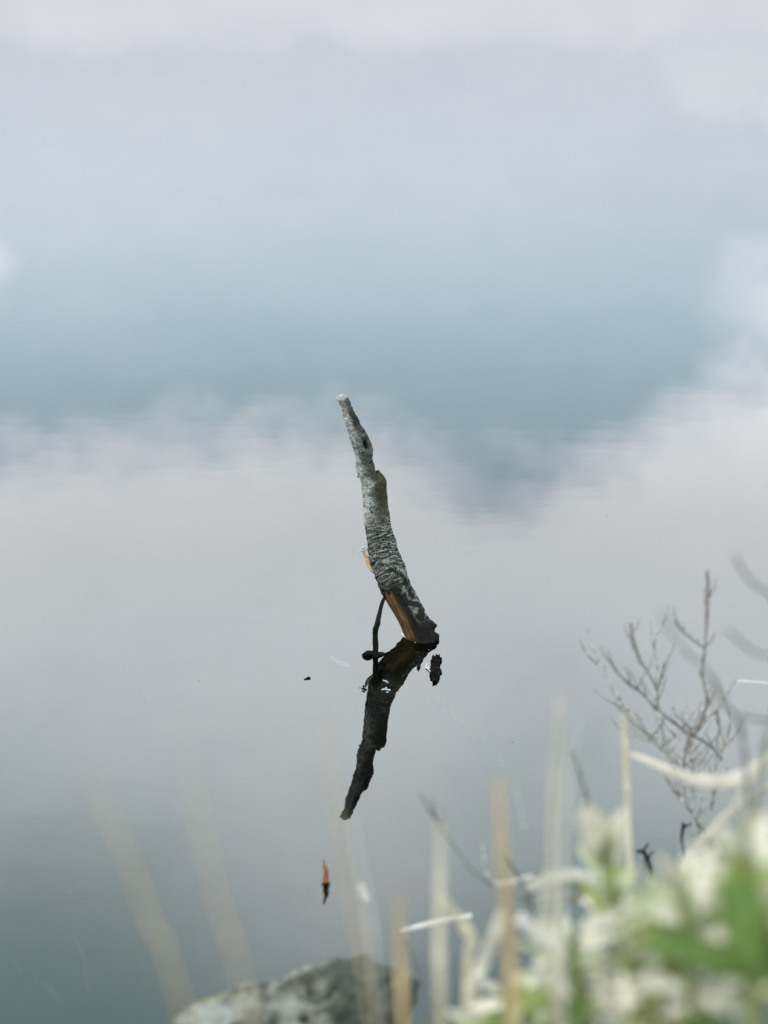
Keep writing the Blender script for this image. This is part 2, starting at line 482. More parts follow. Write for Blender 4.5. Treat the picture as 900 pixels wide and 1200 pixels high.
def stem_disp(i, a, p, rr):
    al = AL[i]
    S, N = frames[i][1], frames[i][2]
    q = p + (S * math.cos(a) + N * math.sin(a)) * rr
    d = .0020 * noise.noise(q * 45) + .0016 * noise.noise(q * 110) + .0008 * noise.noise(q * 260)
    # wrinkles round the middle of the stem
    wr = max(0.0, min(1.0, (al - .5) / .08)) * max(0.0, min(1.0, (.86 - al) / .05))
    d += wr * .0008 * noise.noise((al * 150 + 1.2 * noise.noise(q * 30), a * .8, 0))
    wr2 = gauss(al, .70, .07)
    d += wr2 * .0035 * noise.noise((al * 60 + 1.5 * noise.noise(q * 25), a * 1.1, 4))
    # eye-shaped knot
    ka, kl = knot_co(i, a, rr)
    r_ = math.hypot(ka, kl)
    d += .0058 * math.exp(-(r_ * .60) ** 4) + .0026 * gauss(r_, .85, .25) - .010 * math.exp(-(r_ / .45) ** 2)
    d += .0030 * gauss(ka, .2, .9) * gauss(kl, -1.1, .35)
    # shoulder: abrupt broken shelf
    if al > py_al(561):
        d += .0046 * math.exp(-(al - py_al(565)) / .09) * gauss(angd(a, R(15)), 0, .9) * min(1, (al - py_al(561)) / .012)
    # knob beside the waterline
    d += .014 * gauss(angd(a, R(12)), 0, .42) * gauss(al, py_al(741), .020) + .010 * gauss(angd(a, R(18)), 0, .35) * gauss(al, py_al(753), .016)
    if al > .9: d += .0045 * noise.noise(q * 55 + Vector((3, 1, 9)))
    # crack
    cl = gauss(angd(a, R(112) - 2.2 * (al - py_al(602)) + .25 * noise.noise((al * 60, 3, 3))), 0, .055) * (1 if py_al(591) < al < py_al(610) else 0)
    d -= .004 * cl
    # split tip
    if al < .09: d += .0022 * noise.noise(q * 130 + Vector((9, 9, 9)))
    return d
SCALE_AL = 0.50                     # metres of stem per unit of along
def stem_mesh(name, keep, inset, mat_, parent, i0=0, i1=None, cap=False, solid=0.0):
    i1 = len(P) if i1 is None else i1
    bm = bmesh.new()
    la = bm.verts.layers.float.new('along'); ls = bm.verts.layers.float.new('side')
    lr = bm.verts.layers.float_vector.new('ringco'); lg = bm.verts.layers.float_vector.new('grain'); lk = bm.verts.layers.float.new('knot')
    V = []
    for i in range(i0, i1):
        T, S, N = frames[i]
        row = []
        for q in range(SEG):
            a = 2 * math.pi * q / SEG
            rr = RR[i]
            d = stem_disp(i, a, P[i], rr) if not inset else (.0022 * noise.noise((a * 5, AL[i] * 14, 2)) + .0009 * noise.noise((a * 16, AL[i] * 30, 5)))
            r_ = max(.0004, rr * (1 - inset) + d)
            v = bm.verts.new(P[i] + S * (r_ * math.cos(a)) + N * (r_ * math.sin(a)))
            v[la] = AL[i]; v[ls] = math.cos(a); v[lk] = knot_r(i, a, rr)
            v[lr] = (math.cos(a) * 1.5, math.sin(a) * 1.5, AL[i] * 170)
            v[lg] = (math.cos(a) * 9, math.sin(a) * 9, AL[i] * 11)
            row.append(v)
        V.append(row)
    for r in range(len(V) - 1):
        for q in range(SEG):
            q2 = (q + 1) % SEG
            if keep(AL[i0 + r], 2 * math.pi * (q + .5) / SEG):
                bm.faces.new((V[r][q], V[r][q2], V[r + 1][q2], V[r + 1][q]))
    if cap:
        bm.faces.new(list(reversed(V[0])))
    for v in [v for v in bm.verts if not v.link_faces]: bm.verts.remove(v)
    bmesh.ops.recalc_face_normals(bm, faces=bm.faces)
    me = bpy.data.meshes.new(name); bm.to_mesh(me); bm.free()
    me.polygons.foreach_set('use_smooth', [True] * len(me.polygons)); me.materials.append(mat_)
    o = bpy.data.objects.new(name, me); col.objects.link(o)
    o.parent = parent; o.matrix_parent_inverse = Matrix.Translation(-parent.location)
    if solid:
        md = o.modifiers.new('bark_thickness', 'SOLIDIFY'); md.thickness = solid; md.offset = -1
    return o
def bare(al, a):                    # where the bark has peeled off
    d = math.degrees(a)
    jag = 9 * noise.noise((al * 40, 1, 1)) + 5 * noise.noise((al * 120, 2, 1))
    top = py_al(690) + .028 * noise.noise((a * 3, 7, 7)) + max(0, (112 - d)) * .0016
    return al > top and 88 + jag < d < 224 + jag
branch = empty('dead_branch', at_z(490, 750), 'grey weathered dead branch standing upright out of the still water', 'branch')
stem_mesh('bark', lambda al, a: not bare(al, a), 0.0, m_bark, branch, cap=True, solid=.0028)
i_w = next(i for i in range(len(AL)) if AL[i] > py_al(676))
o = stem_mesh('bare_wood', lambda al, a: 60 < math.degrees(a) < 250, .085, m_wood, branch, i0=i_w)
o['label'] = 'orange bare wood where the bark has peeled'
# white crumbling tip, curling to the left
def yb(py):                          # ground distance of the branch at that picture height
    for (a, b) in zip(OUT, OUT[1:]):
        if a[0] <= py <= b[0]: return y0 + a[3] + (b[3] - a[3]) * (py - a[0]) / (b[0] - a[0])
    return y0 + (.112 if py < 463 else 0)
px2m = 4.3 / F
mb = MB()
for (x, y, s_) in [(394.6, 466.8, .8), (396.6, 466.2, 1.1), (398.6, 465.4, 1.3), (401, 465.6, 1.2), (403.4, 466.6, 1.4), (405.4, 468.4, 1.0), (406.8, 470.6, .8), (397.8, 468.4, 1.0), (399.2, 471, .8), (400.3, 476, 1.2), (401, 479, .9)]:
    mb.blob(at_y(x, y, yb(467) - .004), s_ * px2m, s_ * px2m * 1.2, s_ * px2m * .8, x, .5, 2, x)
o = mb.build('tip_lichen', m_white, branch); o['label'] = 'white crumbling lichen on the broken tip'
# splinter and white tuft on the left
mb = MB()
mb.tube([at_y(427.6, 647, yb(652)), at_y(429.4, 654, yb(656)), at_y(432.6, 662, yb(662)), at_y(437.5, 672, yb(672))], [.0006, .0040, .0052, .002], 8, 6, .5, Vector((1, 0, .3)), .3)
o = mb.build('splinter', simple("splinter_wood", (.30, .16, .08), (.50, .32, .20), 80, .7, .2), branch)
mb = MB()
for (x, y, s_) in [(426.0, 645, 1.9), (423.8, 645.8, 1.2), (428, 644.2, 1.5), (425.5, 641.8, 1.4), (425.4, 648.4, 1.5), (420.8, 646.6, .8), (423.6, 642.9, .9)]:
    mb.blob(at_y(x, y, yb(646) - .004), s_ * px2m, s_ * px2m, s_ * px2m, y, .7, 2, x)
mb.build('lichen_tuft', m_white, branch)
# small dark spike on the left edge
mb = MB(); mb.tube([at_y(420.6, 557.5, yb(557)), at_y(418.9, 559.2, yb(558))], [.0024, .0012], 8, 4); mb.build('bud', m_wetwood, branch)
# thin side twig hanging from the branch into the water, with its floating stub
tw = at_z(440.5, 769)
mb = MB()
mb.tube([at_y(450.5, 700, y0 - .004), at_y(446.5, 711, y0 - .018), at_y(442.5, 729, tw.y + .014), at_y(439.6, 743, tw.y + .006), at_y(440.3, 757, tw.y + .002), tw, tw + Vector((.012, -.02, -.05))],
        [.0030, .0042, .0056, .0058, .0056, .0060, .004], 12, 8, 1, None, .25)
twig = mb.build('side_twig', m_wetwood, branch)
mb = MB()
a, b = at_z(424.5, 767.5), at_z(458, 767)
mb.tube([a + Vector((0, 0, .001)), a.lerp(b, .16) + Vector((0, -.004, .004)), a.lerp(b, .4) + Vector((0, .0, .003)), a.lerp(b, .7), b + Vector((0, .01, -.012))], [.002, .0075, .0066, .006, .005], 12, 8, .7, None, .5)
mb.build('twig_stub', m_wetwood, twig)

# film of water drawn up along the foot of the branch
m_film, k = mat("water_film")
o_ = k.n('ShaderNodeOutputMaterial'); g_ = k.n('ShaderNodeBsdfGlossy'); g_.inputs['Roughness'].default_value = .08; g_.inputs['Color'].default_value = (.45, .46, .47, 1)
k.link(g_.outputs[0], o_.inputs[0])
mb = MB()
mb.tube([at_z(470.5, 740.5), at_z(471.5, 743.5), at_z(475, 747), at_z(480, 749.6), at_z(484.5, 751), at_z(487, 753.5)], [.0004, .0011, .0013, .0013, .0012, .0004], 8, 6)
mb.build('water_film', m_film, branch)

# sunken part of an old bough just under the surface
mb = MB()
sA, sB = at_z(492, 757, -.015), at_z(446, 842, -.10)
mb.tube([sA, sA.lerp(sB, .35) + Vector((0, 0, -.01)), sA.lerp(sB, .7), sB], [.022, .036, .040, .018], 24, 10, .7, None, .6)
tag(mb.build('sunken_bough', m_sunk), 'olive brown sunken bough seen under water in the branch\'s reflection', 'bough')

# ------------------------------------------------------------------ small floating things
def flat_leaf(name, outl, lift, lab, parent=None):
    C_ = (sum(p[0] for p in outl) / len(outl), sum(p[1] for p in outl) / len(outl))
    V, Fc = [], []
    m_ = len(outl)
    for lay in (0, 1):
        for j, (x, y) in enumerate(outl):
            V.append(at_z(x, y, .0004 + (lift * (.4 + .6 * math.sin(j * 2.3) ** 2) if lay else 0)))
        V.append(at_z(C_[0], C_[1], .0003 if not lay else lift * .5))
    for j in range(m_):
        q = (j + 1) % m_
        Fc += [(m_, q, j), (2 * m_ + 1, m_ + 1 + j, m_ + 1 + q), (j, q, m_ + 1 + q, m_ + 1 + j)]
    o = mesh_obj(name, V, Fc, m_blackleaf, parent, smooth=False)
    return tag(o, lab, 'leaf') if lab else o
t = empty('dead_leaf', at_z(509, 783), 'jagged black dead leaf floating just right of the branch foot', 'leaf')
flat_leaf('blade', [(504.4, 774), (506.8, 771.5), (506, 769.5), (507.6, 767), (509.6, 769), (511.7, 765.6), (513, 767.8), (515.6, 766.4), (515, 769.2), (518, 771), (515.2, 774), (516.2, 777), (515, 780), (516, 783), (518, 786.7), (516, 788.5),
                    (515.6, 791), (513.6, 793.5), (513.4, 796.5), (511, 800.4), (509.6, 797), (506.8, 798.4), (506.6, 795.4), (504, 794), (505, 791), (503.2, 788.6), (505.4, 786), (505.2, 783.7), (504.2, 780), (505.4, 777)], .006, None, t)
mb = MB(); mb.tube([at_z(504.5, 787, .002), at_z(501, 783.5, .002), at_z(499.2, 781, .003), at_z(500.4, 778.6, .005), at_z(503.5, 778, .006)], [.0006, .0010, .0010, .0010, .0006], 6, 6)
mb.tube([at_z(503, 784, .002), at_z(502.4, 781, .004), at_z(505, 780, .003)], [.0006, .0010, .0006], 6, 6)
mb.build('curled_stalk', simple("stalk_pale", (.3, .28, .24), (.45, .42, .38), 60), t)
flat_leaf('leaf_scrap', [(487.8, 765), (489.5, 763), (491.4, 763.4), (493.3, 768), (495.8, 772.4), (494, 773.6), (492.6, 775), (493, 778), (492.7, 781), (490.3, 782.7), (488.4, 780.6), (489, 777), (489.8, 775), (486.4, 774), (488.4, 771), (488, 768)], .004,
          'tiny black leaf scrap floating close below the branch foot')
# speck
mb = MB(); c0 = at_z(361, 795)
mb.blob(c0 + Vector((.001, 0, .0015)), .0045, .004, .0016, R(25), .2, 2, 1); mb.blob(c0 + Vector((-.0045, -.004, .001)), .004, .002, .001, R(25), .2, 2, 2)
tag(mb.build('floating_seed', m_blackleaf), 'tiny dark seed floating alone left of the branch', 'seed')
# rust sliver of leaf standing in the water, low left of centre
c0 = at_z(382, 1037)
t = empty('rust_leaf', c0, 'thin curled rust-orange leaf standing in the water above the rock', 'leaf')
u = (c0 - CAMP).length / F
mb = MB(); mb.tube([c0 + Vector((0, 0, -.004)), c0 + Vector((-.3 * u, 0, 5 * u)), c0 + Vector((.4 * u, .004, 15 * u)), c0 + Vector((-1.6 * u, .008, 22 * u)), c0 + Vector((-3.0 * u, .008, 30 * u))],
                   [2.6 * u, 4.2 * u, 2.6 * u, 1.9 * u, .5 * u], 10, 6, .35, Vector((1, .4, 0)), .3)
mb.build('blade', m_orange, t)
mb = MB(); mb.tube([c0 + Vector((-5 * u, .004, .001)), c0 + Vector((0, -.002, .003)), c0 + Vector((5 * u, .003, .002))], [.5 * u, 2.2 * u, .5 * u], 8, 5)
mb.build('withered_base', m_wetwood, t)
# white fluff on the dark reflection
def fluff(bl, lab):
    mb = MB()
    for (x, y, s_) in bl:
        c0 = at_z(x, y, .0006); q_ = s_ * (c0 - CAMP).length / F
        mb.blob(c0, q_ * .85, q_ * 1.1, .0010, x, .7, 2, x)
    tag(mb.build('floating_fluff', m_foam), lab, 'fluff', 'white fluff on the reflection')
fluff([(450, 797.5, 1.5), (452, 798, 1.5), (454, 799.5, 1.3)], 'upper and smaller white fluff on the branch\'s dark reflection')
fluff([(452.5, 806, 1.6), (448.5, 808, 1.7), (450.5, 807.6, 1.8), (453.2, 808, 1.7), (456, 808.5, 1.8), (454, 811, 1.3)], 'lower and larger white fluff on the branch\'s dark reflection')
# pale leaf floating left of the twig
mb = MB(); c0, c1 = at_z(384, 768, -.0003), at_z(412, 782, -.0003)
mb.tube([c0, c0.lerp(c1, .4), c0.lerp(c1, .75), c1], [.001, .009, .010, .002], 10, 6, .08, Vector((.4, 1, 0)))
tag(mb.build('bleached_leaf', simple("bleached_leaf", (.19, .186, .188), (.215, .21, .212), 40, .9, .0)), 'faint bleached leaf lying flat on the water left of the twig', 'leaf')

# drowned straws in the shallows at the lower left
def sunken(pts, rpx, z, lab):
    mb = MB(); P_ = [at_z(x, y, z) for x, y in pts]
    mb.tube(P_, [rpx * 3.2 / F * q for q in ([.4] + [1] * (len(P_) - 2) + [.4])], 8, 5, .6, None, .4)
    tag(mb.build('sunken_straw', m_sunkstraw), lab, 'straw', 'drowned straws')
m_sunkstraw = simple("sunken_straw", (.30, .30, .22), (.52, .50, .40), 40)
sunken([(86, 1094), (97, 1118), (100, 1140), (103, 1168)], 2.6, -.03, 'longest of the faint drowned straws in the dark lower left shallows')
sunken([(48, 1150), (60, 1160), (73, 1176)], 4.5, -.05, 'short thick drowned straw in the lower left corner shallows')
sunken([(5, 1126), (16, 1128), (26, 1140)], 3.2, -.05, 'drowned straw nearest the left edge of the picture')

# ------------------------------------------------------------------ boulder at the water's edge
bm = bmesh.new(); bmesh.ops.create_icosphere(bm, subdivisions=6, radius=1)
rc = at_y(368, 1255, 2.2)
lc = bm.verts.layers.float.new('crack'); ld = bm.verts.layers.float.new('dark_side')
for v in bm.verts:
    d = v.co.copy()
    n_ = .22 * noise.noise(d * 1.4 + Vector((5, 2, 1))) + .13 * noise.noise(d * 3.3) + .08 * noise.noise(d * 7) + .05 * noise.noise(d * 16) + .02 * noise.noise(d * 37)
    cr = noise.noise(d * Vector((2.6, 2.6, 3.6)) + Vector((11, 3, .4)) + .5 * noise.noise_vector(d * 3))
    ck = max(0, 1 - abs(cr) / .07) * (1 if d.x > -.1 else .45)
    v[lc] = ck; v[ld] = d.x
    r_ = 1 + n_ - .09 * ck
    e = Vector((max(-.78, min(.62, d.x * (1.05 if d.x < 0 else 1.0))), d.y, d.z))
    zt = .118 * (1 - .50 * max(0, -e.x - .1)) if d.z > 0 else .24
    v.co = rc + Vector((e.x * (.185 if e.x > 0 else .215) * r_, e.y * .16 * r_, e.z * zt * r_))
bmesh.ops.recalc_face_normals(bm, faces=bm.faces)
me = bpy.data.meshes.new('boulder'); bm.to_mesh(me); bm.free()
me.polygons.foreach_set('use_smooth', [True] * len(me.polygons)); me.materials.append(m_rock)
o = bpy.data.objects.new('boulder', me); col.objects.link(o)
tag(o, 'pale grey lichen-covered boulder with dark cracks at the water\'s edge', 'boulder')

# ------------------------------------------------------------------ dry reeds and grass blades
def root_down(pts, lean=.25):
    """carry a stem on to the earth below the picture"""
    a, b = pts[-2], pts[-1]
    d = (b - a).normalized()
    d = Vector((d.x * .6, min(d.y, 0) * .5, min(d.z, -.5))).normalized()
    p = b.copy()
    for _ in range(200):
        p = p + d * .01
        if p.z <= ground_z(p.x, p.y): break
    p.z = ground_z(p.x, p.y) - .02
    return pts + [b.lerp(p, .5), p]
def stem(name, pts, d, wpx, mat_, lab, cat='reed', group='dry reed stems', root=True, flat=.8, dd=None, tip=.45, side=None):
    n_ = len(pts)
    Q = []
    for i, (x, y) in enumerate(pts):
        dist = d + ((dd - d) * i / (n_ - 1) if dd else 0)
        Q.append(at_d(x, y, dist))
    rr = [wpx / 2 * d / F * (tip + (1 - tip) * min(1, i / max(1, n_ - 2))) for i in range(n_)]
    if root:
        Q = root_down(Q); rr += [rr[-1], rr[-1]]
    t = empty(name, Q[-1], lab, cat, group)
    mb = MB(); mb.tube(Q, rr, 10, 8, flat, side, .12)
    mb.build('stalk' if cat == 'reed' else 'blade', mat_, t)
    # joints of the reed
    if cat == 'reed' and wpx > 7.2:
        L = sum((Q[i + 1] - Q[i]).length for i in range(len(Q) - 1))
        PP, RR_ = catmull(Q, rr, 8)
        for j in range(1, 4):
            i = int(len(PP) * j / 4.3)
            T = (PP[i + 1] - PP[i]).normalized() * RR_[i]
            nb = MB(); nb.tube([PP[i] - T, PP[i] - T * .3, PP[i] + T * .3, PP[i] + T], [RR_[i] * 1.0, RR_[i] * 1.22, RR_[i] * 1.22, RR_[i]], 10, 3, flat, side)
            nb.build('joint', mat_, t)
    return t
S = stem
S('dry_reed', [(103, 905), (128, 955), (152, 1012), (180, 1088), (212, 1172)], 1.2, 4.2, m_ochre, 'leftmost blurred tan reed leaning to the left over dark water')
S('dry_reed', [(214, 870), (232, 950), (252, 1040), (272, 1110), (284, 1150)], 1.2, 3.8, m_ochre, 'blurred tan reed left of the boulder, second from the left')
S('dry_reed', [(382, 830), (390, 930), (402, 1010), (418, 1090), (432, 1170)], 1.4, 4, m_ochre, 'thin faint reed rising over the boulder beside the reflection tip')
S('dry_reed', [(412, 955), (420, 1010), (431, 1070), (440, 1150)], 1.5, 3, m_reedgrey, 'thin grey reed with a white scrap above the boulder')
S('dry_reed', [(467, 1050), (469, 1090), (470, 1140), (472, 1200)], 1.65, 9, m_ochre, 'short thick tan reed at the right end of the boulder', tip=.55)
S('dry_reed', [(515, 962), (516, 1020), (515, 1100), (517, 1200)], 1.7, 10, m_reed, 'upright tan reed crossed by a pale horizontal straw', tip=.55)
S('dry_reed', [(584, 915), (586, 960), (592, 1040), (598, 1120), (601, 1210)], 1.6, 11, m_ochre, 'tall orange-tan reed standing centre right with a blunt top', tip=.55)
S('dry_reed', [(656, 822), (650, 900), (647, 1000), (650, 1080), (652, 1180)], 1.7, 8, m_reed, 'left one of two tall slim reeds side by side')
S('dry_reed', [(674, 842), (667, 900), (660, 980), (658, 1080), (660, 1180)], 1.6, 6, m_reedgrey, 'right and greyer one of two tall slim reeds side by side')
S('dry_reed', [(552, 1095), (549, 1140), (548, 1210)], 2.0, 10, m_reed, 'low tan reed with a bent top beside the leafy plants', tip=.9)
S('dry_reed', [(640, 1020), (634, 1090), (632, 1180)], 2.0, 9, m_reedgrey, 'faint short reed between orange-tan reed and leafy plants')
S('dry_reed', [(694, 1010), (697, 1060), (698, 1140)], 2.2, 10, m_reedgrey, 'faint reed directly under the pale leaf bud')
S('dry_reed', [(515, 1045), (530, 1068), (547, 1090), (556, 1110)], 2.0, 11, m_reed, 'bent reed top folded over to the right', root=False, cat='reed')
# the crisp reed with the long bleached blade
t = S('dry_reed', [(731, 838), (733, 885), (736, 950), (738, 1010), (741, 1120), (742, 1200)], 2.55, 7.5, m_reed, 'clear straight tan reed with a long bleached blade at its side', tip=.9)
mb = MB()
mb.tube([at_d(x, y, 2.55 - .25 * i / 7) for i, (x, y) in enumerate([(734, 884), (752, 889), (775, 899), (805, 911), (838, 917), (868, 912), (890, 898), (915, 880)])],
        [w_ / 2 * 2.5 / F for w_ in (6, 8, 10, 13, 16, 18, 17, 15)], 12, 8, .12, Vector((.1, .42, .9)))
mb.build('long_blade', m_blade, t)
def blade(pts, d, wpx, mat_, lab, dd=None, side=None, root=False, ws=None, flat=.12):
    Q = [at_d(x, y, d + ((dd - d) * i / (len(pts) - 1) if dd else 0)) for i, (x, y) in enumerate(pts)]
    ws = ws or [.55] + [1] * (len(pts) - 2) + [.5]
    rr = [wpx / 2 * d / F * q for q in ws]
    if root: Q = root_down(Q); rr += [rr[-1] * .8, rr[-1] * .6]
    mb = MB(); mb.tube(Q, rr, 10, 8, flat, side or Vector((.2, .42, .9)), .02)
    return tag(mb.build('grass_blade', mat_), lab, 'grass', 'dead grass blades')
blade([(908, 918), (880, 936), (850, 958), (820, 990), (803, 1012), (790, 1060)], 2.5, 11, m_blade, 'bleached blade slanting down behind the leafy plants at right', side=Vector((1, .1, .4)))
blade([(905, 890), (880, 915), (858, 945)], 2.3, 10, m_blade, 'short bleached blade crossing under the long curved one at right edge', side=Vector((1, .2, .6)))
blade([(470, 1091), (490, 1086), (520, 1079), (553, 1073)], 3.0, 6.5, m_whiteblade, 'crisp pale pink straw lying across an upright reed', ws=[.5, .9, 1.1, .9])
blade([(606, 1074), (622, 1088), (648, 1114)], 2.1, 17, m_whiteblade, 'short white blade stub slanting down right of the tall reed', ws=[.9, 1, .9], side=Vector((1, .2, .6)))
blade([(590, 1066), (580, 1095), (566, 1130), (552, 1180)], 2.05, 15, m_blade, 'pale blade leaning right, left of the orange-tan reed', root=True, side=Vector((1, .1, .2)), ws=[.8, 1, 1, .9])
blade([(617, 1042), (640, 1033), (668, 1026), (690, 1030), (712, 1040)], 2.3, 15, m_blade, 'pale arched blade across the two slim reeds', ws=[.7, 1, 1, 1, .7])
blade([(578, 1036), (598, 1034), (625, 1026)], 2.6, 6, m_whiteblade, 'small pale blade scrap beside the tall reed')
blade([(421, 1036), (426, 1046), (431, 1056)], 2.4, 9, m_whiteblade, 'white scrap caught on the thin grey reed', ws=[.7, 1, .6])
blade([(512, 818), (545, 848), (562, 872), (596, 902), (608, 940), (615, 975)], 2.35, 3.2, m_faint, 'faint curving straw drooping right of the branch reflection', ws=[1.2, 1.0, .8, .7, .9, 1])
blade([(863, 798), (880, 799), (905, 801)], 3.3, 2.2, m_whiteblade, 'hair-thin white straw at the right edge', flat=.5)
blade([(472, 1098), (488, 1128), (505, 1168), (520, 1205), (530, 1240)], 2.6, 5, m_darkstalk, 'thin dark stalk rising beside the boulder', root=True, flat=.8, ws=[.6, 1, 1, 1, 1])

# small dark twigs near the water
def twig(name, paths, d, mat_, lab, cat='twig', group='small dark twigs'):
    Q0 = at_d(*paths[0][0][-1], d)
    mb = MB()
    for pts, ws in paths:
        mb.tube([at_d(x, y, d) for x, y in pts], [w_ / 2 * d / F for w_ in ws], 8, 6, 1, None, .35)
    return tag(mb.build(name, mat_), lab, cat, group)
twig('twig', [([(498, 1203), (510, 1196), (528, 1188), (546, 1183)], [3, 4, 4, 3])], 2.75, m_yellowtwig, 'brown twig crossing the foot of the dark stalk')
twig('twig', [([(540, 1166), (545, 1164), (548, 1170)], [2, 4, 2])], 2.75, m_wetwood, 'tiny dark hooked twig above the brown twig')
twig('twig', [([(670, 1057), (677, 1050), (690, 1042), (704, 1036), (722, 1031), (745, 1034)], [3, 4.5, 4, 3.5, 3, 3])], 2.95, m_yellowtwig, 'yellow and black twig reaching left out of the leaves')
twig('twig', [([(703, 1021), (709, 1022), (715, 1029)], [1.5, 2.2, 1.2]), ([(709, 1022), (710, 1026)], [1.5, 1])], 2.95, m_yellowtwig, 'tiny hooked twig above the yellow and black one')
twig('twig', [([(745, 998), (753, 998), (758, 1004), (761, 1013), (764, 1030)], [2, 4.5, 4.5, 4, 3]), ([(753, 998), (757, 993), (759, 989), (761, 990)], [3, 2.5, 2, 1]), ([(759, 1006), (763, 1001), (766, 998)], [3, 2.5, 2]), ([(756, 1000), (756, 1008), (757, 1018)], [3, 2, 1.5])], 3.1, m_wetwood, 'forked black twig between the bud and the leaves')
twig('twig', [([(801, 964), (800, 972), (799, 984), (801, 1000), (803, 1030)], [4, 3.5, 2.8, 3, 2.6]), ([(799, 973), (804, 968), (810, 966)], [2.5, 2.5, 2])], 3.1, m_wetwood, 'thin upright black twig with a forked tip over the leaves')

# ------------------------------------------------------------------ bare shrub at the right
def shrub(name, d, base, branches, lab, seed, twigs=2, extra=0):
    allp = []
    rnd = random.Random(seed)
    t = empty(name, base, lab, 'shrub', 'bare shrubs')
    for (pts, ws, mat_, dz) in branches:
        mb = MB()
        Q = [at_d(x, y, d + dz * (1 - i / (len(pts) - 1))) for i, (x, y) in enumerate(pts)]
        u = d / F
        PP = mb.tube(Q, [w_ / 2 * u * .66 for w_ in ws], 8, 7, 1, None, .3)
        # side twigs and buds
        n_ = len(PP)
        for i in range(2, n_ - 2, 3):
            r_ = (ws[0] + ws[-1]) / 6.5 * u
            if rnd.random() < .75:
                s_ = Vector((rnd.uniform(-1, 1), rnd.uniform(-.6, .6), rnd.uniform(.0, 1))).normalized()
                mb.blob(PP[i] + s_ * r_ * .9, r_ * .8, r_ * .8, r_ * 1.3, 0, .2, 1, i)
            if rnd.random() < .22 * twigs:
                T = (PP[i - 1] - PP[i]).normalized()
                sd_ = Vector((rnd.uniform(-1, 1), rnd.uniform(-.5, .5), rnd.uniform(-.1, .7)))
                L = rnd.uniform(10, 42) * u
                e1 = PP[i] + (T + sd_ * .7).normalized() * L * .5
                e2 = e1 + (T * 1.2 + sd_ * .4 + Vector((0, 0, .4))).normalized() * L * .5
                mb.tube([PP[i], e1, e2], [r_ * .8, r_ * .65, r_ * .35], 6, 5, 1, None, .3)
                mb.blob(e2, r_ * .7, r_ * .7, r_ * 1.4, 0, .2, 1, i)
        mb.build('branch', mat_, t)
        allp += [(p, mat_) for p in PP[2:]]
    u = d / F
    for _ in range(extra):                    # thin shoots growing up from the branches
        p, mat_ = min((rnd.choice(allp) for _q in range(3)), key=lambda e: e[0].z)
        L = rnd.uniform(20, 58) * u
        dr = Vector((rnd.uniform(-.8, .8), rnd.uniform(-.4, .4), rnd.uniform(.5, 1))).normalized()
        e1 = p + dr * L * .35 + Vector((rnd.uniform(-1, 1), 0, 0)) * L * .06
        e2 = p + dr * L * .7 + Vector((rnd.uniform(-1, 1), 0, .5)) * L * .08
        e3 = e2 + (dr + Vector((0, 0, .5))).normalized() * L * .35
        r_ = rnd.uniform(.7, 1.05) * u
        mb = MB(); mb.tube([p, e1, e2, e3], [r_, r_ * .9, r_ * .75, r_ * .4], 6, 5, 1, None, .35)
        for q in (e1, e2, e3):
            mb.blob(q + Vector((rnd.uniform(-1, 1) * r_, 0, 0)), r_ * 1.2, r_ * 1.2, r_ * 2.0, 0, .2, 1, 3)
        mb.build('branch', mat_, t)
    return t
gA = at_d(838, 1010, 3.25); gA.z = max(ground_z(gA.x, gA.y), -.2) - .02
hub = [(812, 960), (830, 1000)]
def B(*p): return list(p)
tr_, tg_, td_ = m_twigred, m_twiggrey, m_twigdark
stA = at_d(830, 1000, 3.2)
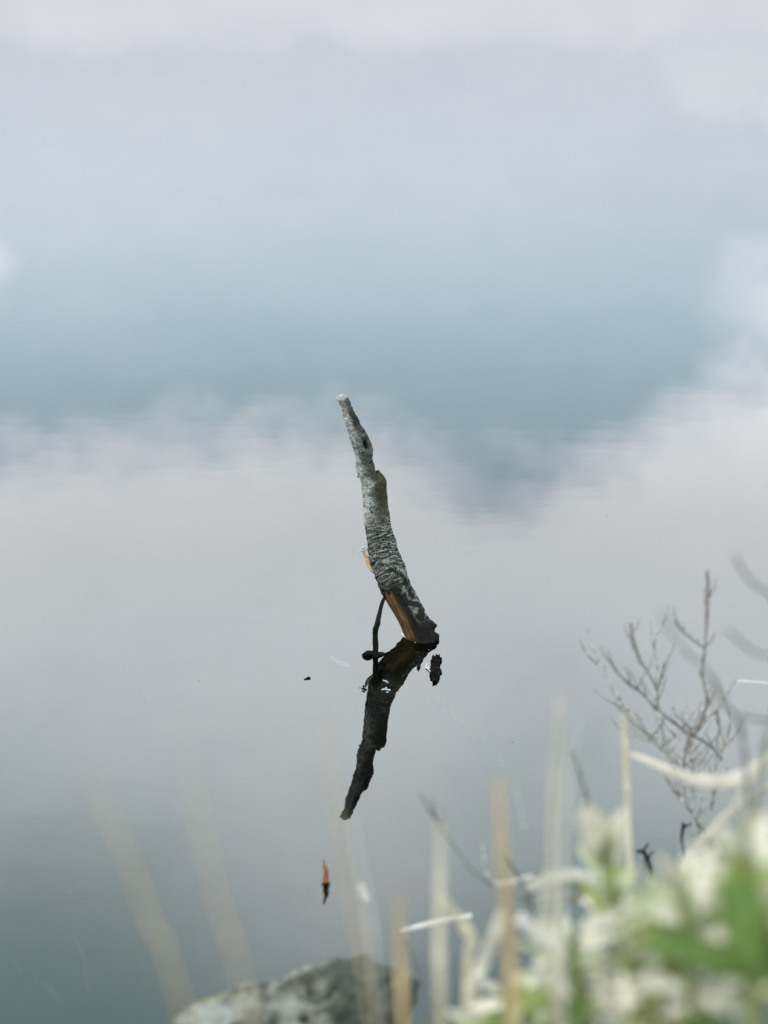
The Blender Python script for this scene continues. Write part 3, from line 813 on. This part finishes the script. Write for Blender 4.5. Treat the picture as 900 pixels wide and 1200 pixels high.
shrub('bare_shrub', 3.2, Vector((stA.x, stA.y, ground_z(stA.x, stA.y))), [
    (B((693, 757), (703, 778), (712, 801), (724, 815), (746, 845), (770, 868), (786, 892), (806, 935), (830, 1000)), (2.4, 3, 3.2, 3.4, 5, 5.5, 5.5, 6, 6), tg_, .1),
    (B((769, 741), (768, 765), (772, 795), (769, 816), (774, 845), (783, 880), (788, 893)), (3, 2.6, 2.8, 4.5, 4.2, 5.5, 5), tg_, .05),
    (B((779, 779), (775, 790), (771, 806)), (3, 2.4, 2.4), td_, 0),
    (B((739, 729), (742, 748), (750, 772), (762, 792), (771, 812)), (3.2, 3.4, 3, 3, 3), tr_, -.25),
    (B((712, 771), (727, 792), (747, 808), (772, 832), (798, 853), (830, 872), (846, 890)), (2.6, 2.8, 3.2, 4, 4.2, 4.2, 4), td_, -.2),
    (B((722, 825), (730, 832), (744, 850), (760, 862), (776, 880)), (2.2, 2.4, 2.6, 3, 3), td_, .0),
    (B((737, 856), (750, 865), (764, 870)), (2, 2.4, 2.4), td_, .05),
    (B((829, 668), (830, 695), (828, 730), (826, 762), (823, 790), (828, 820), (820, 850), (806, 870), (800, 905)), (4, 4, 3.6, 3.6, 3.4, 3.4, 3.6, 4, 4), tr_, -.35),
    (B((791, 724), (800, 740), (815, 752), (826, 760)), (3, 3, 2.6, 2.4), td_, -.3),
    (B((832, 805), (828, 826), (814, 848), (806, 872), (812, 900), (808, 915)), (2.4, 3, 3, 3.4, 4, 4), tg_, .0),
    (B((815, 838), (812, 848), (809, 860)), (2.6, 2.2, 2.2), td_, .05),
    (B((840, 832), (826, 846), (815, 862), (800, 880)), (3, 3.4, 3, 3), tg_, .0),
    (B((853, 822), (855, 845), (852, 868), (843, 882)), (2.2, 2.6, 2.6, 2.6), tr_, .0),
    (B((840, 830), (843, 850), (840, 872), (838, 905), (834, 950)), (2.6, 2.6, 3, 3, 3.4), td_, .0),
    (B((802, 855), (788, 866), (778, 872)), (2, 2.6, 2.4), tg_, .05),
    (B((818, 888), (811, 896), (809, 905), (813, 930), (812, 950), (830, 1000)), (1.8, 2.6, 3.2, 3.2, 3.6, 4), tg_, .02),
    (B((787, 924), (796, 934), (808, 948), (820, 964), (834, 985)), (3, 6, 5.5, 6, 6), tg_, .0),
    (B((830, 1000), (836, 1030), (840, 1070), (843, 1120)), (7, 7.5, 8, 8), tg_, .0),
], 'bare lichen-grey shrub of thin twigs standing at the right', 5, 3, 46)
stB = at_d(884, 1010, 2.35)
shrub('bare_shrub', 2.1, Vector((stB.x, stB.y, ground_z(stB.x, stB.y))), [
    (B((802, 764), (818, 776), (832, 790), (845, 818), (860, 836), (868, 852), (873, 890), (876, 930), (880, 980), (886, 1060)), (3, 4, 7, 9, 9, 8, 7, 7, 8, 8), td_, -.1),
    (B((775, 716), (786, 740), (805, 764), (826, 782)), (4, 4, 3, 4), m_twiggrey, -.4),
    (B((861, 651), (874, 674), (888, 688), (905, 700), (925, 760), (900, 860), (884, 960)), (4, 5, 6, 6, 6, 6, 6), td_, -.15),
    (B((852, 738), (868, 752), (884, 764), (908, 776), (912, 830)), (3, 4, 5, 5, 5), td_, -.15),
    (B((866, 838), (885, 842), (905, 845)), (6, 6, 6), td_, -.05),
    (B((893, 856), (892, 880), (890, 905), (884, 960)), (5, 5, 5, 5), td_, .2),
], 'blurred dark bare shrub in front at the right edge', 9, 0)
# low tangle left of it
stC = at_d(640, 1080, 2.6)
shrub('bare_shrub', 2.6, Vector((stC.x, stC.y, ground_z(stC.x, stC.y))), [
    (B((503, 948), (512, 962), (524, 980), (540, 1002), (556, 1022), (580, 1038), (610, 1052), (640, 1080)), (5, 5, 4, 4, 4, 4, 4, 4.5), td_, -.1),
    (B((592, 1000), (604, 1022), (618, 1044), (640, 1080)), (5, 5, 5, 5), td_, -.1),
    (B((566, 990), (568, 1012), (574, 1030), (590, 1040)), (3, 4, 4, 4), tg_, .1),
    (B((672, 880), (680, 910), (690, 940), (700, 975), (690, 1030), (640, 1080)), (4, 4.5, 5, 4, 4, 4), td_, -.2),
    (B((600, 1048), (630, 1054), (660, 1052), (690, 1066), (712, 1082)), (3, 3.5, 3.5, 4, 4), td_, .1),
    (B((640, 1080), (644, 1110), (648, 1160)), (5, 6, 6), td_, 0),
], 'low tangle of dark thin twigs among the tan reeds', 12, 1, 10)

# ------------------------------------------------------------------ leafy plants at the lower right
def leaf_mesh(name, a, b, w_, nrm, mat_, parent, curl=.18, seed=0):
    """a broad leaf from a to b, folded along the midrib and curling, with thickness"""
    rnd = random.Random(seed)
    ax = b - a; L = ax.length; T = ax.normalized()
    nrm = (nrm - T * nrm.dot(T)).normalized(); sd_ = T.cross(nrm)
    nL, nW = 12, 6
    V, Fc, tt = [], [], []
    ph = rnd.uniform(0, 6)
    for lay in (0, 1):
        for i in range(nL + 1):
            t = i / nL
            wi = w_ * .5 * (1.62 * (t ** .62) * ((1 - t) ** .72) + .02)
            for j in range(nW + 1):
                s_ = j / nW * 2 - 1
                up = abs(s_) * wi * .35 - curl * L * (t - .35) ** 2 + .05 * w_ * math.sin(t * 13 + ph + s_ * 2) * abs(s_) - (.0007 if lay else 0)
                V.append(a + T * (L * t) + sd_ * (wi * s_) + nrm * up); tt.append(t)
    row, lay_n = nW + 1, (nL + 1) * (nW + 1)
    for i in range(nL):
        for j in range(nW):
            q = i * row + j
            Fc.append((q, q + 1, q + row + 1, q + row))
            Fc.append((lay_n + q, lay_n + q + row, lay_n + q + row + 1, lay_n + q + 1))
    for i in range(nL):
        for j in (0, nW):
            q = i * row + j
            Fc.append((q, q + row, lay_n + q + row, lay_n + q))
    o = mesh_obj(name, V, Fc, mat_, parent)
    at = o.data.attributes.new('leaf_t', 'FLOAT', 'POINT'); at.data.foreach_set('value', tt)
    return o

def herb(name, d, path, leaves, lab, seed):
    """path: stem from top to bottom in picture px; leaves: (x0,y0,x1,y1,width px,material[,distance offset])"""
    rnd = random.Random(seed)
    Q = root_down([at_d(x, y, d) for x, y in path])
    t = empty(name, Q[-1], lab, 'plant', 'leafy plants on the bank')
    mb = MB(); PP = mb.tube(Q, [.0016] + [.0026] * (len(Q) - 2) + [.0032], 8, 8, 1, None, .1)
    mb.build('stem', L_OLIVE, t)
    # more leaves behind and between the foremost ones
    xs_, ys_ = [l[2] for l in leaves], [l[3] for l in leaves]
    for _ in range(int(len(leaves) * 1.8)):
        l = rnd.choice(leaves)
        x0, y0_ = l[0] + rnd.uniform(-14, 14), min(l[1] + rnd.uniform(10, 40), 1215)
        an = rnd.uniform(-2.9, -.2); ln = rnd.uniform(34, 66)
        leaves = leaves + [(x0, y0_, x0 + math.cos(an) * ln, y0_ + math.sin(an) * ln * .8, rnd.uniform(15, 30), rnd.choice([L_PALE, L_PALE, L_MINT, L_MINT, L_OLIVE, L_OLIVE, L_GREEN]), rnd.uniform(-.05, .40))]
    for li, lf in enumerate(leaves):
        x0, y0_, x1, y1, w_, m_ = lf[:6]
        off = lf[6] if len(lf) > 6 else rnd.uniform(-.12, .32)
        x1, y1 = x0 + (x1 - x0) * 1.22, y0_ + (y1 - y0_) * 1.16
        a = at_d(x0, y0_, d + off); b = at_d(x1, y1, d + off + rnd.uniform(-.03, .03))
        n_ = (CAMP - a).normalized() * rnd.uniform(.3, .8) + Vector((rnd.uniform(-.5, .1), 0, rnd.uniform(.6, 1.1)))
        lo = leaf_mesh('leaf', a, b, w_ * .82 * d / F, n_, m_, t, rnd.uniform(.08, .3), seed * 100 + li)
        s_ = min(PP, key=lambda p: (p - a - Vector((0, 0, -.03))).length)
        pm = MB(); pm.tube([s_, s_.lerp(a, .5) + Vector((0, 0, -.006)), a], [.0012, .001, .001], 6, 4)
        pm.build('petiole', L_OLIVE, lo)
        pm_o = None
    return t
pa, mi, gr_, ol, oc = L_PALE, L_MINT, L_GREEN, L_OLIVE, L_OCHRE
herb('leafy_plant', 1.75, [(714, 1010), (730, 1080), (748, 1150), (755, 1230)], [
    (706, 1016, 690, 952, 52, pa, .0), (704, 1014, 684, 960, 34, pa, .05), (718, 1014, 726, 956, 42, pa, .05), (712, 1014, 708, 962, 40, pa, .1), (704, 1018, 716, 982, 24, gr_, -.06),
    (720, 1030, 690, 962, 22, oc, .05), (716, 1044, 742, 1020, 40, mi), (724, 1072, 706, 1044, 36, mi), (730, 1072, 766, 1042, 46, mi),
    (735, 1075, 690, 1052, 46, pa), (742, 1078, 786, 1048, 50, mi), (738, 1090, 698, 1075, 34, pa),
], 'blurred pale plant topped by an upright white leaf bud', 21)
herb('leafy_plant', 1.62, [(800, 1010), (802, 1080), (806, 1150), (808, 1230)], [
    (790, 1042, 776, 1008, 40, pa), (800, 1040, 806, 1006, 40, pa), (812, 1036, 834, 996, 40, pa), (792, 1060, 764, 1030, 44, mi), (812, 1052, 852, 1010, 48, pa),
    (790, 1068, 742, 1040, 48, mi), (806, 1070, 838, 1034, 52, mi), (800, 1078, 746, 1072, 48, pa), (812, 1082, 862, 1060, 46, pa), (808, 1100, 768, 1100, 42, pa),
    (806, 1110, 850, 1096, 48, pa), (884, 1146, 762, 1092, 74, gr_, -.14), (800, 1120, 740, 1128, 42, mi), (812, 1132, 870, 1130, 44, mi), (806, 1160, 750, 1150, 44, pa), (812, 1165, 866, 1150, 50, pa),
    (800, 1040, 812, 1090, 44, mi, .1), (780, 1060, 800, 1110, 48, mi, .1), (840, 1020, 830, 1075, 44, pa, .1),
], 'blurred pale leafy plant with a bright green leaf slanting across it', 22)
herb('leafy_plant', 1.45, [(878, 1010), (882, 1070), (884, 1140), (884, 1230)], [
    (868, 1014, 846, 972, 40, pa, .06), (872, 1008, 876, 962, 42, mi, .08), (888, 1010, 898, 958, 40, pa, .06), (888, 1022, 925, 985, 46, pa), (866, 1030, 842, 1004, 40, pa, .08),
    (884, 1140, 862, 1018, 92, gr_, -.10), (884, 1040, 925, 1010, 46, ol), (878, 1060, 838, 1035, 40, ol, .06), (880, 1000, 836, 974, 22, oc, .1), (868, 984, 888, 952, 24, oc, .1),
    (886, 1100, 930, 1060, 56, ol), (882, 1110, 852, 1070, 40, pa, .08), (880, 1150, 935, 1112, 76, gr_, -.08), (876, 1150, 830, 1125, 46, pa, .05), (884, 1170, 925, 1160, 60, ol), (878, 1190, 832, 1170, 50, mi, .05),
    (884, 1080, 905, 1120, 46, gr_), (890, 1030, 915, 1090, 50, mi, .1), (872, 1040, 890, 1100, 48, ol, .1),
], 'blurred leafy plant at right edge with upright bright green leaf', 23)
herb('leafy_plant', 1.80, [(665, 1100), (676, 1150), (684, 1230)], [
    (672, 1098, 640, 1082, 32, pa), (676, 1094, 722, 1070, 34, pa), (670, 1112, 630, 1128, 38, pa), (678, 1112, 716, 1096, 36, pa), (672, 1124, 640, 1148, 42, mi),
    (680, 1130, 706, 1118, 40, mi), (672, 1140, 664, 1096, 32, mi), (686, 1146, 716, 1146, 44, pa), (678, 1150, 634, 1166, 38, pa), (688, 1160, 724, 1170, 42, pa),
    (664, 1130, 680, 1112, 22, gr_, -.05), (684, 1190, 732, 1160, 32, pa), (640, 1210, 690, 1178, 56, gr_, -.05), (700, 1205, 660, 1170, 36, ol), (648, 1192, 610, 1168, 40, pa),
], 'blurred low plant of pale rounded leaves left of the others', 24)
herb('leafy_plant', 1.70, [(760, 1130), (764, 1170), (768, 1230)], [
    (764, 1128, 728, 1118, 40, pa), (768, 1124, 796, 1108, 40, pa), (764, 1146, 724, 1152, 42, pa), (770, 1146, 806, 1146, 42, mi), (766, 1166, 724, 1176, 42, pa), (772, 1168, 812, 1172, 46, pa),
    (768, 1186, 730, 1196, 42, ol), (774, 1190, 820, 1196, 48, pa), (752, 1205, 760, 1178, 34, gr_), (764, 1130, 756, 1166, 44, mi, .08), (790, 1160, 836, 1180, 50, mi), (800, 1196, 850, 1206, 40, gr_),
    (740, 1140, 700, 1120, 30, pa, .08), (735, 1135, 720, 1128, 18, ol),
], 'blurred low plant of pale leaves between the slanting green leaf and picture foot', 25)
herb('leafy_plant', 1.82, [(588, 1160), (594, 1200), (598, 1240)], [
    (590, 1164, 560, 1150, 34, pa), (594, 1160, 622, 1142, 34, mi), (592, 1178, 556, 1180, 36, pa), (598, 1180, 640, 1164, 48, ol, -.06), (594, 1192, 560, 1204, 36, ol),
    (602, 1190, 640, 1196, 42, gr_), (592, 1172, 600, 1196, 34, pa), (612, 1160, 640, 1138, 30, pa), (585, 1196, 548, 1192, 28, pa),
], 'small blurred yellow-green plant at the foot of the tall tan reed', 26)

# ------------------------------------------------------------------ short turf on the bank, below the picture
rnd = random.Random(4)
V, Fc = [], []
for _ in range(9000):
    x, y = rnd.uniform(-3.2, 3.2), rnd.uniform(-1.5, 2.25)
    if math.hypot(x, y) < .35: continue
    g = ground_z(x, y)
    if g < .02: continue
    L = rnd.uniform(.04, .13); a = rnd.uniform(0, 6.28); w_ = rnd.uniform(.0015, .003)
    if CAM_H - y * .72 - L - g < .05 and abs(x) < 1.2: continue
    dx, dy = math.cos(a), math.sin(a); bend = rnd.uniform(.1, .6) * L
    b_ = len(V)
    V += [(x - dy * w_, y + dx * w_, g - .01), (x + dy * w_, y - dx * w_, g - .01), (x + dx * bend * .35 - dy * w_ * .7, y + dy * bend * .35 + dx * w_ * .7, g + L * .6),
          (x + dx * bend * .35 + dy * w_ * .7, y + dy * bend * .35 - dx * w_ * .7, g + L * .6), (x + dx * bend, y + dy * bend, g + L)]
    Fc += [(b_, b_ + 1, b_ + 3, b_ + 2), (b_ + 2, b_ + 3, b_ + 4)]
tag(mesh_obj('turf', V, Fc, simple("turf", (.09, .10, .03), (.20, .17, .07), 4, .8, .2)), 'short dry green turf covering the lake bank', 'grass', kind='stuff')

# ------------------------------------------------------------------ specks of dust and pollen lying on the water
rnd = random.Random(31)
mb = MB()
for _ in range(70):
    c0 = Vector((rnd.uniform(-1.3, 1.3), 2.6 + 4.5 * rnd.random() ** 1.6, .0004)); r_ = rnd.uniform(.0005, .0011)
    mb.blob(c0, r_ * rnd.uniform(.8, 2), r_, .0004, rnd.uniform(0, 3), .4, 1, rnd.random() * 9)
tag(mb.build('pollen', simple("pollen", (.03, .03, .025), (.26, .25, .22), 400)), 'scattered specks of pollen and dust on the still water', 'pollen', kind='stuff')
